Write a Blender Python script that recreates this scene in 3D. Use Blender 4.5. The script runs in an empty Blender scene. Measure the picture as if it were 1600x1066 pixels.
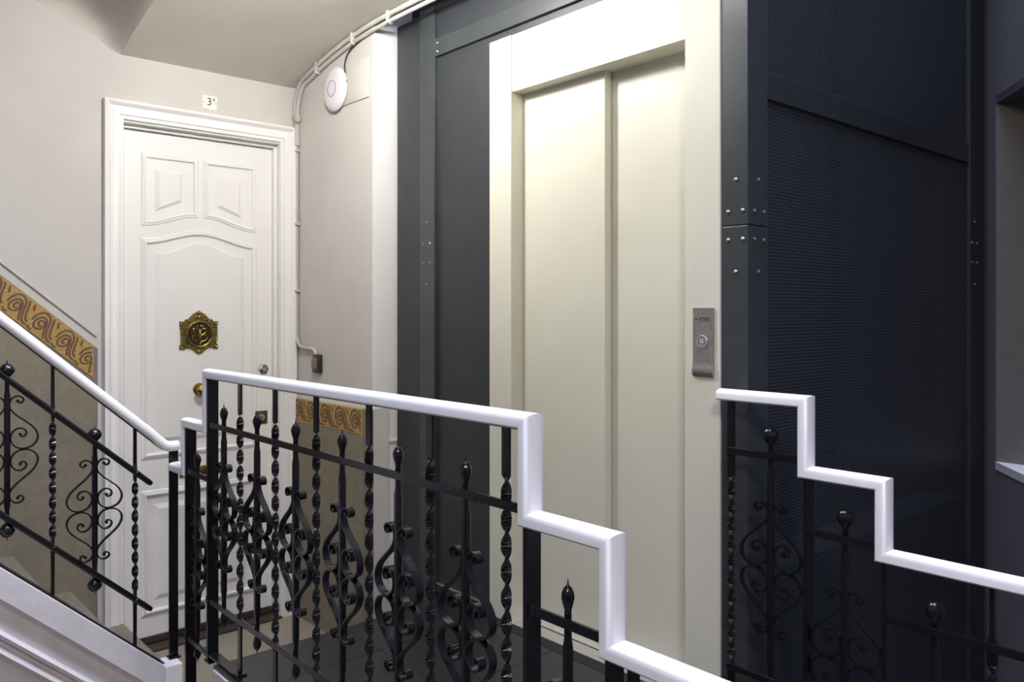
import bpy, bmesh, math, random
from mathutils import Vector, Matrix
random.seed(7)
S = bpy.context.scene
C = S.collection
PI = math.pi

# ------------------------------------------------------------------ camera
cam_d = bpy.data.cameras.new('camera')
cam_d.sensor_width = 36.0
cam_d.lens = 36.0 * 1272.8 / 1600.0
cam_d.shift_y = -46.0 / 1600.0
cam_d.clip_start = 0.02
cam = bpy.data.objects.new('camera', cam_d)
C.objects.link(cam)
cam.location = (0, 0, 1.174)
cam.rotation_euler = (PI / 2, 0, math.atan2(0.7492, 0.6622) - PI / 2)
S.camera = cam

# ------------------------------------------------------------------ world, lights, exposure
w = bpy.data.worlds.new('world')
S.world = w
w.use_nodes = True
w.node_tree.nodes['Background'].inputs[0].default_value = (0.10, 0.14, 0.42, 1)
w.node_tree.nodes['Background'].inputs[1].default_value = 0.12
S.view_settings.view_transform = 'Standard'
S.view_settings.look = 'None'
S.view_settings.gamma = 1.0
S.view_settings.use_curve_mapping = False
S.view_settings.exposure = 0.0


def area(name, loc, rot, size, power, col, size_y=None, spread=PI, shape='RECTANGLE'):
    d = bpy.data.lights.new(name, 'AREA')
    d.shape = shape
    d.size = size
    if size_y:
        d.size_y = size_y
    d.energy = power
    d.color = col
    d.spread = spread
    o = bpy.data.objects.new(name, d)
    o.location = loc
    o.rotation_euler = rot
    C.objects.link(o)
    return o


# dusk light falling down the open stair well from the roof light
area('skylight', (1.5, 0.9, 5.6), (0, 0, 0), 4.4, 245, (0.60, 0.665, 1.0), 3.4, math.radians(95))
# unseen warm fill added behind the camera to brighten handrails and stringer
area('camera_side_fill', (-0.35, -0.75, 2.75), (math.radians(52), 0, math.radians(-40)), 0.5, 42, (1.0, 0.91, 0.83), 0.5)

# ------------------------------------------------------------------ helpers
WL = {}


def tag(o, label=None, cat=None, group=None, kind=None):
    if label: o['label'] = label
    if cat: o['category'] = cat
    if group: o['group'] = group
    if kind: o['kind'] = kind
    return o


def place(o, parent, loc):
    loc = Vector(loc)
    if parent is not None:
        o.parent = parent
        o.location = loc - WL[parent.name]
    else:
        o.location = loc
    WL[o.name] = loc


def empty(name, loc, label=None, cat=None, group=None, kind=None):
    o = bpy.data.objects.new(name, None)
    o.empty_display_size = 0.05
    C.objects.link(o)
    place(o, None, loc)
    return tag(o, label, cat, group, kind)


def mesh_of(bm, mat, smooth=False, name='mesh'):
    bmesh.ops.recalc_face_normals(bm, faces=bm.faces[:])
    me = bpy.data.meshes.new(name)
    bm.to_mesh(me)
    bm.free()
    me.materials.append(mat)
    if smooth:
        for p in me.polygons:
            p.use_smooth = True
        try:
            me.set_sharp_from_angle(angle=math.radians(38))
        except Exception:
            pass
    return me


def obj(name, bm, mat, parent=None, loc=(0, 0, 0), smooth=False, rot=None):
    me = bm if isinstance(bm, bpy.types.Mesh) else mesh_of(bm, mat, smooth, name)
    o = bpy.data.objects.new(name, me)
    C.objects.link(o)
    place(o, parent, loc)
    if rot: o.rotation_euler = rot
    return o


def B():
    return bmesh.new()


def box(bm, x0, x1, y0, y1, z0, z1, bev=0.0):
    r = bmesh.ops.create_cube(bm, size=1.0)
    vs = r['verts']
    for v in vs:
        v.co = Vector((x0 + (v.co.x + .5) * (x1 - x0), y0 + (v.co.y + .5) * (y1 - y0), z0 + (v.co.z + .5) * (z1 - z0)))
    if bev > 0:
        es = list({e for v in vs for e in v.link_edges})
        bmesh.ops.bevel(bm, geom=es, offset=bev, segments=2, affect='EDGES', profile=0.5)
    return bm


def boxo(name, x0, x1, y0, y1, z0, z1, mat, parent=None, bev=0.0):
    return obj(name, box(B(), x0, x1, y0, y1, z0, z1, bev), mat, parent)


def prism(bm, pts, axis, d0, d1):
    """polygon pts (2D) extruded along axis 'x','y' or 'z' between d0 and d1"""
    def P(p, d):
        if axis == 'x': return (d, p[0], p[1])
        if axis == 'y': return (p[0], d, p[1])
        return (p[0], p[1], d)
    a = [bm.verts.new(P(p, d0)) for p in pts]
    b = [bm.verts.new(P(p, d1)) for p in pts]
    n = len(pts)
    bm.faces.new(a)
    bm.faces.new(b[::-1])
    for i in range(n):
        bm.faces.new((a[i], a[(i + 1) % n], b[(i + 1) % n], b[i]))
    return bm


def frustum(bm, pts, axis, d0, d1, inset):
    """polygon with its front face shrunk towards its centre"""
    cx = sum(p[0] for p in pts) / len(pts)
    cy = sum(p[1] for p in pts) / len(pts)
    W = max(abs(p[0] - cx) for p in pts)
    H = max(abs(p[1] - cy) for p in pts)
    q = [(cx + (p[0] - cx) * (1 - inset / W), cy + (p[1] - cy) * (1 - inset / H)) for p in pts]
    def P(p, d):
        return {'x': (d, p[0], p[1]), 'y': (p[0], d, p[1]), 'z': (p[0], p[1], d)}[axis]
    a = [bm.verts.new(P(p, d0)) for p in pts]
    b = [bm.verts.new(P(p, d1)) for p in q]
    n = len(pts)
    bm.faces.new(b)
    bm.faces.new(a[::-1])
    for i in range(n):
        bm.faces.new((a[i], a[(i + 1) % n], b[(i + 1) % n], b[i]))
    return bm


def sweep(bm, path, prof, bi, closed=False):
    """planar mitred sweep; prof points are (n, b): along normal = bi x tangent and along bi"""
    bi = Vector(bi).normalized()
    path = [Vector(p) for p in path]
    n = len(path)
    rings = []
    for i in range(n):
        if closed:
            a, c = path[i - 1], path[(i + 1) % n]
        else:
            a, c = path[max(i - 1, 0)], path[min(i + 1, n - 1)]
        p = path[i]
        t1 = (p - a).normalized() if (p - a).length > 1e-9 else (c - p).normalized()
        t2 = (c - p).normalized() if (c - p).length > 1e-9 else t1
        n1, n2 = bi.cross(t1), bi.cross(t2)
        m = n1 + n2
        if m.length < 1e-6: m = n1
        m.normalize()
        k = min(1.0 / max(m.dot(n1), 0.3), 3.0)
        rings.append([bm.verts.new(p + m * (k * u) + bi * v) for u, v in prof])
    L = len(prof)
    rng = range(n) if closed else range(n - 1)
    for i in rng:
        r, s = rings[i], rings[(i + 1) % n]
        for j in range(L):
            bm.faces.new((r[j], r[(j + 1) % L], s[(j + 1) % L], s[j]))
    if not closed:
        bm.faces.new(rings[0][::-1])
        bm.faces.new(rings[-1])
    return bm


def tube(bm, path, r, seg=10):
    path = [Vector(p) for p in path]
    n = len(path)
    rr = r if isinstance(r, (list, tuple)) else [r] * n
    t0 = (path[1] - path[0]).normalized()
    up = Vector((0, 0, 1)) if abs(t0.z) < 0.9 else Vector((1, 0, 0))
    N = t0.cross(up).normalized()
    rings = []
    for i in range(n):
        t = (path[min(i + 1, n - 1)] - path[max(i - 1, 0)]).normalized()
        N = (N - t * N.dot(t)).normalized()
        M = t.cross(N)
        rings.append([bm.verts.new(path[i] + (N * math.cos(a) + M * math.sin(a)) * rr[i])
                      for a in [2 * PI * k / seg for k in range(seg)]])
    for i in range(n - 1):
        for k in range(seg):
            bm.faces.new((rings[i][k], rings[i][(k + 1) % seg], rings[i + 1][(k + 1) % seg], rings[i + 1][k]))
    bm.faces.new(rings[0][::-1])
    bm.faces.new(rings[-1])
    return bm


def lathe(bm, prof, seg=16, mat=Matrix.Identity(4)):
    """prof: (r, z) pairs round the local z axis"""
    rings = []
    for r, z in prof:
        rings.append([bm.verts.new(mat @ Vector((r * math.cos(2 * PI * k / seg), r * math.sin(2 * PI * k / seg), z)))
                      for k in range(seg)])
    for i in range(len(rings) - 1):
        for k in range(seg):
            bm.faces.new((rings[i][k], rings[i][(k + 1) % seg], rings[i + 1][(k + 1) % seg], rings[i + 1][k]))
    bm.faces.new(rings[0][::-1])
    bm.faces.new(rings[-1])
    return bm


def catmull(pts, k=6):
    out = []
    P = [pts[0]] + list(pts) + [pts[-1]]
    for i in range(1, len(P) - 2):
        p0, p1, p2, p3 = [Vector(q) for q in P[i - 1:i + 3]]
        for j in range(k):
            t = j / k
            out.append(0.5 * ((2 * p1) + (p2 - p0) * t + (2 * p0 - 5 * p1 + 4 * p2 - p3) * t * t + (3 * p1 - p0 - 3 * p2 + p3) * t ** 3))
    out.append(Vector(pts[-1]))
    return out


def text_mesh(txt, size, mat, extr=0.0006):
    cu = bpy.data.curves.new('lettering', 'FONT')
    cu.body = txt
    cu.size = size
    cu.align_x = 'CENTER'
    cu.align_y = 'CENTER'
    cu.extrude = extr
    cu.resolution_u = 3
    o = bpy.data.objects.new('tmp_text', cu)
    C.objects.link(o)
    dg = bpy.context.evaluated_depsgraph_get()
    me = bpy.data.meshes.new_from_object(o.evaluated_get(dg))
    bpy.data.objects.remove(o)
    bpy.data.curves.remove(cu)
    me.materials.clear()
    me.materials.append(mat)
    return me


# ------------------------------------------------------------------ materials
def mat(name, col, rough=0.6, metal=0.0, var=0.0, scale=8.0, bump=0.0, bscale=60.0, spec=0.5, col2=None, detail=4.0, lo=0.35, hi=0.65, coat=0.0):
    m = bpy.data.materials.new(name)
    m.use_nodes = True
    nt = m.node_tree
    b = nt.nodes['Principled BSDF']
    b.inputs['Roughness'].default_value = rough
    b.inputs['Metallic'].default_value = metal
    b.inputs['Specular IOR Level'].default_value = spec
    b.inputs['Coat Weight'].default_value = coat
    b.inputs['Base Color'].default_value = (*col, 1)
    tc = nt.nodes.new('ShaderNodeTexCoord')
    if var > 0 or col2:
        n = nt.nodes.new('ShaderNodeTexNoise')
        n.inputs['Scale'].default_value = scale
        n.inputs['Detail'].default_value = detail
        nt.links.new(tc.outputs['Object'], n.inputs['Vector'])
        r = nt.nodes.new('ShaderNodeValToRGB')
        r.color_ramp.elements[0].position = lo
        r.color_ramp.elements[1].position = hi
        c2 = col2 if col2 else tuple(c * (1 - var) for c in col)
        c1 = col if col2 else tuple(min(c * (1 + var), 1) for c in col)
        r.color_ramp.elements[0].color = (*c2, 1)
        r.color_ramp.elements[1].color = (*c1, 1)
        nt.links.new(n.outputs['Fac'], r.inputs['Fac'])
        nt.links.new(r.outputs['Color'], b.inputs['Base Color'])
    if bump > 0:
        n2 = nt.nodes.new('ShaderNodeTexNoise')
        n2.inputs['Scale'].default_value = bscale
        n2.inputs['Detail'].default_value = 3
        nt.links.new(tc.outputs['Object'], n2.inputs['Vector'])
        bp = nt.nodes.new('ShaderNodeBump')
        bp.inputs['Strength'].default_value = bump
        bp.inputs['Distance'].default_value = 0.004
        nt.links.new(n2.outputs['Fac'], bp.inputs['Height'])
        nt.links.new(bp.outputs['Normal'], b.inputs['Normal'])
    return m


M_wall = mat('wall_plaster', (0.62, 0.585, 0.54), 0.85, var=0.03, scale=3, bump=0.25, bscale=90)
M_white = mat('white_plaster', (0.80, 0.79, 0.76), 0.8, var=0.02, scale=4, bump=0.15, bscale=60)
M_ceil = mat('ceiling_plaster', (0.60, 0.565, 0.50), 0.9, var=0.03, scale=3, bump=0.25, bscale=70)
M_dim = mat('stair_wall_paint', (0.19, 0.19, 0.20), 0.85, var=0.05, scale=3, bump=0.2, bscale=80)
M_dado = mat('olive_dado_paint', (0.235, 0.205, 0.145), 0.7, var=0.07, scale=25, bump=0.25, bscale=120)
M_border = mat('dado_border_paint', (0.20, 0.175, 0.15), 0.7, var=0.06, scale=20)
M_gold = mat('gold_stencil_paint', (0.52, 0.33, 0.09), 0.6, scale=160, col2=(0.30, 0.17, 0.045), detail=3, lo=0.36, hi=0.58, bump=0.2, bscale=200)
M_goldl = mat('brown_stencil_line', (0.13, 0.075, 0.04), 0.7, var=0.2, scale=150)
M_door = mat('white_door_paint', (0.86, 0.84, 0.81), 0.42, var=0.012, scale=5, bump=0.06, bscale=25)
M_rail = mat('white_handrail_paint', (0.86, 0.85, 0.83), 0.28, var=0.015, scale=6, bump=0.04, bscale=30)
M_iron = mat('black_wrought_iron', (0.006, 0.006, 0.008), 0.21, var=0.2, scale=30, bump=0.16, bscale=110, spec=0.55)
M_steel = mat('dark_slate_steel', (0.026, 0.029, 0.033), 0.45, var=0.10, scale=14, bump=0.06, bscale=160, spec=0.5)
M_steel2 = mat('dark_slate_lit', (0.038, 0.044, 0.046), 0.33, var=0.08, scale=14, bump=0.05, bscale=160, spec=0.55)  # same slate paint as the panels, lamp light put into a lighter colour
M_screw = mat('bright_screw_steel', (0.42, 0.42, 0.42), 0.35, metal=1.0)
M_cream = mat('cream_powder_coat', (0.68, 0.665, 0.55), 0.42, var=0.015, scale=4, bump=0.05, bscale=260, spec=0.4)
M_seam = mat('black_gap_seal', (0.006, 0.006, 0.006), 0.8)
M_alu = mat('sill_aluminium', (0.75, 0.74, 0.70), 0.3, metal=0.9, var=0.05, scale=60)
M_brush = mat('brushed_steel', (0.40, 0.365, 0.335), 0.36, metal=0.75, var=0.10, scale=90, bump=0.05, bscale=300)
M_chrome = mat('polished_ring', (0.80, 0.79, 0.77), 0.12, metal=1.0)
M_print = mat('black_print', (0.01, 0.01, 0.01), 0.5)
M_engr = mat('pale_engraving', (0.85, 0.83, 0.78), 0.4)
M_brass = mat('old_brass', (0.42, 0.31, 0.10), 0.32, metal=1.0, scale=120, col2=(0.10, 0.07, 0.025), detail=3, lo=0.36, hi=0.6, bump=0.3, bscale=220)
M_brassd = mat('dark_brass_grille', (0.06, 0.048, 0.02), 0.4, metal=0.8, var=0.3, scale=140)
M_bronze = mat('bronze_plate', (0.16, 0.125, 0.07), 0.4, metal=0.9, var=0.15, scale=80)
M_grey = mat('grey_lock_metal', (0.30, 0.29, 0.27), 0.35, metal=0.9)
M_granite = mat('dark_granite', (0.034, 0.032, 0.030), 0.36, scale=260, col2=(0.006, 0.006, 0.006), detail=3, lo=0.38, hi=0.68, spec=0.5)
M_floor = mat('tan_terrazzo', (0.36, 0.315, 0.23), 0.5, scale=120, col2=(0.24, 0.205, 0.14), detail=4)
M_step = mat('beige_stone_step', (0.24, 0.21, 0.15), 0.6, scale=40, col2=(0.19, 0.165, 0.115))
M_plastic = mat('white_plastic', (0.80, 0.77, 0.79), 0.4)
M_ring = mat('grey_ring_print', (0.07, 0.07, 0.09), 0.5)
M_conduit = mat('painted_conduit', (0.52, 0.49, 0.44), 0.6, var=0.04, scale=20, bump=0.1, bscale=60)
M_cable = mat('dark_green_cable', (0.012, 0.022, 0.014), 0.5)
M_bell = mat('dark_brown_bakelite', (0.022, 0.017, 0.014), 0.35)
M_bellb = mat('worn_bell_button', (0.17, 0.135, 0.105), 0.45, var=0.1, scale=60)
M_plate = mat('ivory_number_plate', (0.90, 0.89, 0.74), 0.25, var=0.03, scale=40)
M_string = mat('lilac_white_stringer_paint', (0.80, 0.755, 0.73), 0.6, var=0.05, scale=12, bump=0.2, bscale=60)
M_shaft = mat('dark_shaft_lining', (0.012, 0.012, 0.014), 0.8)
M_thresh = mat('dark_door_threshold', (0.05, 0.035, 0.025), 0.6, var=0.1, scale=30)
M_frost = mat('frosted_dark_pane', (0.17, 0.155, 0.135), 0.55, var=0.06, scale=60)
M_lampbody = mat('white_lamp_body', (0.8, 0.8, 0.78), 0.4)


def perforated():
    m = bpy.data.materials.new('perforated_steel_sheet')
    m.use_nodes = True
    nt = m.node_tree
    b = nt.nodes['Principled BSDF']
    b.inputs['Base Color'].default_value = (0.042, 0.047, 0.058, 1)
    b.inputs['Roughness'].default_value = 0.45
    tc = nt.nodes.new('ShaderNodeTexCoord')
    p = 0.0118
    q = p * math.sqrt(3)

    def vm(op, a, bv=None):
        n = nt.nodes.new('ShaderNodeVectorMath')
        n.operation = op
        nt.links.new(a, n.inputs[0])
        if bv is not None:
            n.inputs[1].default_value = bv
        return n
    ds = []
    for off in ((0, 0, 0), (0.5, 0, 0.5)):
        a = vm('MULTIPLY', tc.outputs['Object'], (1 / p, 0, 1 / q))
        a = vm('ADD', a.outputs[0], off)
        a = vm('FRACTION', a.outputs[0])
        a = vm('SUBTRACT', a.outputs[0], (0.5, 0.0, 0.5))
        a = vm('MULTIPLY', a.outputs[0], (p, 0, q))
        a = vm('LENGTH', a.outputs[0])
        ds.append(a)
    mn = nt.nodes.new('ShaderNodeMath'); mn.operation = 'MINIMUM'
    nt.links.new(ds[0].outputs['Value'], mn.inputs[0])
    nt.links.new(ds[1].outputs['Value'], mn.inputs[1])
    lt = nt.nodes.new('ShaderNodeMath'); lt.operation = 'LESS_THAN'
    nt.links.new(mn.outputs[0], lt.inputs[0])
    lt.inputs[1].default_value = 0.0042
    tr = nt.nodes.new('ShaderNodeBsdfTransparent')
    mx = nt.nodes.new('ShaderNodeMixShader')
    nt.links.new(lt.outputs[0], mx.inputs[0])
    nt.links.new(b.outputs[0], mx.inputs[1])
    nt.links.new(tr.outputs[0], mx.inputs[2])
    nt.links.new(mx.outputs[0], nt.nodes['Material Output'].inputs['Surface'])
    return m


M_perf = perforated()
LAMP, LAMP2 = 205.0, 24.0
M_glow = bpy.data.materials.new('lamp_diffuser')
M_glow.use_nodes = True
_b = M_glow.node_tree.nodes['Principled BSDF']
_b.inputs['Base Color'].default_value = (0.9, 0.9, 0.9, 1)
_b.inputs['Emission Color'].default_value = (1.0, 0.995, 0.985, 1)
_b.inputs['Emission Strength'].default_value = LAMP

M_glow2 = M_glow.copy()
M_glow2.name = 'small_lamp_diffuser'
M_glow2.node_tree.nodes['Principled BSDF'].inputs['Emission Strength'].default_value = LAMP2
# ================================================================== SETTING
ZD = -0.376      # level of the landing in front of the white door
YD = 3.882       # plane of the door wall
XS = 1.944       # plane of the short wall beside the lift
XE = 2.029       # front of the lift shaft

# ---- door wall
bm = B()
box(bm, -1.6, 1.075, YD, YD + 0.2, -2.2, 5.0)
box(bm, 1.885, XS + 0.3, YD, YD + 0.2, -2.2, 5.0)
box(bm, 1.075, 1.885, YD, YD + 0.2, 2.07, 5.0)
box(bm, 1.075, 1.885, YD, YD + 0.2, -2.2, ZD)
box(bm, 1.075, 1.885, YD + 0.14, YD + 0.2, ZD, 2.07)
wall_back = obj('wall_back', bm, M_wall)
tag(wall_back, 'warm grey plaster wall around the white panelled door', kind='structure')

# sloping olive dado with gilt band on the door wall, above the left stair
SL = 0.857


def line(x, z0):   # z of a sloped line through (0.637, z0)
    return z0 - SL * (x - 0.637)


XL = -1.2
bm = prism(B(), [(XL, -0.6), (1.004, -0.6), (1.004, line(1.004, 1.326)), (XL, line(XL, 1.326))], 'y', YD - 0.004, YD + 0.01)
obj('dado', bm, M_border, wall_back)
bm = prism(B(), [(XL, -0.6), (0.9995, -0.6), (0.9995, line(0.9995, 1.165)), (XL, line(XL, 1.165))], 'y', YD - 0.006, YD - 0.002)
obj('dado_field', bm, M_dado, wall_back)
bm = prism(B(), [(XL, line(XL, 1.182)), (0.986, line(0.986, 1.182)), (0.986, line(0.986, 1.322)), (XL, line(XL, 1.322))], 'y', YD - 0.007, YD - 0.003)
band_l = obj('gilt_band', bm, M_gold, wall_back)
bm = sweep(B(), [(XL, YD - 0.002, line(XL, 1.378)), (1.0, YD - 0.002, line(1.0, 1.378))],
           [(-.006, 0), (.006, 0), (.003, .007), (-.003, .007)], (0, -1, 0))
obj('ridge_moulding', bm, M_wall, wall_back)


def swirl_paths(n, pitch, h):
    """running scroll in band coordinates: s along, n across (0..h)"""
    out = []
    for i in range(n):
        o = i * pitch

        def P(*pts):
            out.append([(o + u * pitch, v * h) for u, v in pts])
        # outer hook: from the left, over the top, falling in an S to the lower edge
        P((0.06, 0.40), (0.07, 0.62), (0.16, 0.84), (0.33, 0.92), (0.50, 0.84), (0.60, 0.66), (0.66, 0.46), (0.74, 0.27), (0.86, 0.13), (1.02, 0.09))
        # inner spiral eye
        P((0.43, 0.42), (0.35, 0.38), (0.29, 0.47), (0.33, 0.58), (0.43, 0.60), (0.50, 0.50), (0.49, 0.36), (0.41, 0.25), (0.29, 0.22), (0.19, 0.31), (0.17, 0.46), (0.21, 0.62), (0.32, 0.73), (0.45, 0.70), (0.54, 0.56), (0.59, 0.38), (0.67, 0.20), (0.76, 0.08))
        # companion stroke and tick
        P((0.60, 0.92), (0.68, 0.76), (0.74, 0.58), (0.80, 0.42), (0.89, 0.28), (1.0, 0.22))
        P((0.80, 0.93), (0.85, 0.80), (0.91, 0.70))
        P((0.06, 0.14), (0.16, 0.08), (0.28, 0.09))
    return out


def swirl(name, origin, ds, dn, normal, n, pitch, h, parent, smax, halfw=0.0042, xmax=9.0):
    bm = B()
    o, ds, dn, nn = Vector(origin), Vector(ds), Vector(dn), Vector(normal)
    for pts in swirl_paths(n, pitch, h):
        run = []
        for p in catmull([(a, b, 0) for a, b in pts], 4) + [None]:
            q = None if p is None else o + ds * p.x + dn * p.y
            if q is not None and 0.0 <= p.x <= smax and 0.003 < p.y < h - 0.003 and q.x < xmax:
                run.append(q)
                continue
            if len(run) > 2:
                sweep(bm, run, [(-halfw, 0), (halfw, 0), (halfw, .0012), (-halfw, .0012)], nn)
            run = []
    return obj(name, bm, M_goldl, parent)


dsl = Vector((1, 0, -SL)).normalized()
dnl = Vector((SL, 0, 1)).normalized()
h_l = 0.140 / math.sqrt(1 + SL * SL)
x0 = 0.986 - 0.118 * 8 * dsl.x
swirl('scroll_ornament', (x0, YD - 0.007, line(x0, 1.182)), dsl, dnl, (0, -1, 0), 8, 0.118, h_l, band_l, 0.118 * 8, xmax=0.981)

# ---- short wall beside the lift
bm = B()
prism(bm, [(XS, YD + 0.1), (XS, 3.125), (2.16, 3.125), (2.16, YD + 0.1)], 'z', -2.2, 2.60)
wall_side = obj('wall_right', bm, M_wall)
tag(wall_side, 'short warm grey wall between the door and the lift', kind='structure')
bm = prism(B(), [(XS - 0.001, 3.122), (2.08, 3.122), (2.08, 3.14), (XS - 0.001, 3.14)], 'z', -0.4, 2.47)
obj('white_corner_return', bm, M_white, wall_side)
bm = prism(B(), [(XS - 0.012, YD), (XS - 0.012, 3.112), (2.010, 3.112), (2.010, 3.14), (XS + 0.01, 3.14), (XS + 0.01, YD)], 'z', ZD, 0.742)
o = obj('dado', bm, M_wall, wall_side)
boxo('dado_field', XS - 0.015, XS - 0.008, 3.20, YD - 0.001, ZD, 0.612, M_dado, wall_side)
boxo('dado_border', XS - 0.0145, XS - 0.008, 3.113, 3.20, ZD, 0.735, M_border, wall_side)
band_s = boxo('gilt_band', XS - 0.017, XS - 0.008, 3.205, YD - 0.01, 0.618, 0.732, M_gold, wall_side)
swirl('scroll_ornament', (XS - 0.017, YD - 0.01, 0.618), (0, -1, 0), (0, 0, 1), (-1, 0, 0), 5, 0.14, 0.114, band_s, 0.66)
bm = sweep(B(), [(2.012, 3.122, 0.59), (2.08, 3.122, 0.59)], [(-.004, 0), (.004, 0), (.004, .006), (-.004, .006)], (0, -1, 0))
obj('white_skirting_edge', bm, M_white, wall_side)

# ---- vaulted ceiling over the landing and soffit of the flight above
VP = [(YD + 0.02, 2.316), (3.75, 2.362), (3.6, 2.400), (3.45, 2.430), (3.26, 2.456), (3.05, 2.470), (2.80, 2.474), (2.2, 2.474), (1.30, 2.474)]
VPs = catmull([(a, b, 0) for a, b in VP], 4)
bm = B()
n = len(VPs)
pl = [(p.x, p.y) for p in VPs] + [(1.30, 2.72), (YD + 0.02, 2.72)]
prism(bm, pl, 'x', 1.10, 1.985)
ceil = obj('ceiling', bm, M_ceil, smooth=True)
tag(ceil, 'shallow vaulted plaster ceiling above the landing', kind='structure')


def vault(y):
    for a, b in zip(VPs, VPs[1:]):
        if b.x <= y <= a.x:
            k = (a.x - y) / max(a.x - b.x, 1e-6)
            return a.y + (b.y - a.y) * k
    return VPs[-1].y


bm = B()
NX, NY = 22, 18
g = []
for i in range(NX + 1):
    x = 1.10 - 2.3 * (i / NX) ** 1.3
    d = 1.10 - x
    row = []
    for j in range(NY + 1):
        y = 3.05 + (YD + 0.004 - 3.05) * (1 - (1 - j / NY) ** 1.8)
        b_ = min(d / 0.10, 1.0)
        zc, zs = 2.316 + 0.31 * d, 2.42 + 0.90 * d     # foot of the cove on the wall, plain soffit
        u = min(max((YD + 0.004 - y) / 0.19, 0.0), 1.0)
        z = vault(min(y, YD)) * (1 - b_) + b_ * (zc + (zs - zc) * math.sqrt(1 - (1 - u) ** 2))
        row.append(bm.verts.new((x, y, z)))
    g.append(row)
top = [[bm.verts.new((v.co.x, v.co.y, v.co.z + 0.25)) for v in r] for r in g]
for i in range(NX):
    for j in range(NY):
        bm.faces.new((g[i][j], g[i + 1][j], g[i + 1][j + 1], g[i][j + 1]))
        bm.faces.new((top[i][j], top[i][j + 1], top[i + 1][j + 1], top[i + 1][j]))
for i in range(NX):
    for j in (0, NY):
        bm.faces.new((g[i][j], top[i][j], top[i + 1][j], g[i + 1][j]))
for j in range(NY):
    for i in (0, NX):
        bm.faces.new((g[i][j], g[i][j + 1], top[i][j + 1], top[i][j]))
sof = obj('ceiling_soffit', bm, M_ceil, smooth=True)
tag(sof, 'sloping plaster underside of the flight above', kind='structure')

# ---- lift landing of granite tiles, raised two steps above the door landing
YP = 2.67
bm = box(B(), 1.040, 2.02, 1.135, YP, -0.30, -0.010)
floor = obj('floor', bm, M_wall)
tag(floor, 'raised lift landing paved with dark speckled granite', kind='structure')
ys = [1.125, 1.62, 2.02, 2.42, YP + 0.012]
xs = [1.046, 1.53, 2.025]
for j in range(4):
    for i in range(2):
        boxo('tile', xs[i] + 0.0012, xs[i + 1] - 0.0012, ys[j] + 0.0012, ys[j + 1] - 0.0012, -0.0095, 0.0, M_granite, floor, 0.0012)
# steps between the two landings
st = empty('landing_steps', (1.5, 2.9, ZD), 'two dark granite steps from the lift landing down to the white door', 'steps')
boxo('riser', 1.045, XS - 0.018, YP + 0.0005, YP + 0.01, -0.188, -0.0105, M_step, st)
boxo('tread', 1.045, XS - 0.018, YP, 2.905, -0.210, -0.188, M_granite, st)
boxo('riser', 1.045, XS - 0.018, YP, 2.89, ZD, -0.210, M_step, st)
# door landing
bm = box(B(), 0.95, XS + 0.02, 2.60, YD + 0.13, ZD - 0.3, ZD)
fl2 = obj('floor_door_landing', bm, M_floor)
tag(fl2, 'tan terrazzo floor in front of the white door', kind='structure')
# flight going down between the two balustrades
sd = empty('descending_stairs', (1.5, 0.6, -1.6), 'stone flight going down from the lift landing beside the mesh shaft', 'stairs')
for k in range(5):
    y1 = 1.135 - 0.213 * k
    z1 = -0.186 * (k + 1)
    boxo('tread', 1.045, 2.00, y1 - 0.225, y1 + 0.02, z1 - 0.03, z1, M_granite, sd, 0.002)
    boxo('riser', 1.055, 2.00, y1 - 0.20, y1 + 0.0, z1 - 0.20, z1 - 0.03, M_step, sd)

# ---- stair walls around the camera
d = Vector((-0.795, -0.606, 0))
P0 = Vector((3.806, 1.223, 0))
nrm = Vector((-0.606, 0.795, 0))


def wp(s, z, off=0.0):
    p = P0 + d * s - nrm * off
    return (p.x, p.y, z)


ZS, ZT, SW = 0.537, 2.054, 0.66
bm = B()
for (s0, s1, z0, z1) in ((-0.9, 0.0, -2.2, 5.0), (SW, 4.2, -2.2, 5.0), (0.0, SW, -2.2, ZS), (0.0, SW, ZT, 5.0)):
    a = [bm.verts.new(wp(s, z)) for s, z in ((s0, z0), (s1, z0), (s1, z1), (s0, z1))]
    b = [bm.verts.new(wp(s, z, 0.03)) for s, z in ((s0, z0), (s1, z0), (s1, z1), (s0, z1))]
    bm.faces.new(a); bm.faces.new(b[::-1])
    for i in range(4):
        bm.faces.new((a[i], a[(i + 1) % 4], b[(i + 1) % 4], b[i]))
wr = obj('wall_stair', bm, M_dim)
tag(wr, 'dim slanting stair wall with a recessed window beyond the mesh shaft', kind='structure')
win = empty('window_1', (3.806, 1.0, ZS), 'dark frosted window in a wedge-shaped recess at the far right', kind='structure')
e = P0 + d * SW
bm = box(B(), 3.806, 3.86, e.y, 1.223, ZS, ZT)
obj('pane', bm, M_frost, win)
tri = [(3.806, 1.223), (e.x, e.y), (3.806, e.y)]
tri2 = [(3.806, 1.226), (e.x - 0.004, e.y), (3.806, e.y)]
obj('window_sill', prism(B(), tri2, 'z', ZS - 0.03, ZS + 0.004), M_white, win)
obj('window_head', prism(B(), tri, 'z', ZT - 0.002, ZT + 0.03), M_dim, win)
obj('window_reveal', box(B(), e.x, 3.86, e.y - 0.03, e.y, ZS, ZT), M_dim, win)

bm = box(B(), -1.7, -1.6, -1.6, YD + 0.2, -2.2, 5.0)
tag(obj('wall_left', bm, M_dim), 'plaster stair wall behind the viewer on the left', kind='structure')
bm = box(B(), -1.7, 1.0, -1.7, -1.6, -2.2, 5.0)
tag(obj('wall_front', bm, M_dim), 'plaster stair wall behind the viewer', kind='structure')
bm = box(B(), -1.7, 4.2, -1.7, YD + 0.2, -2.3, -2.2)
tag(obj('floor_lower', bm, M_floor), 'lower stair landing floor under the well', kind='structure')

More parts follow.
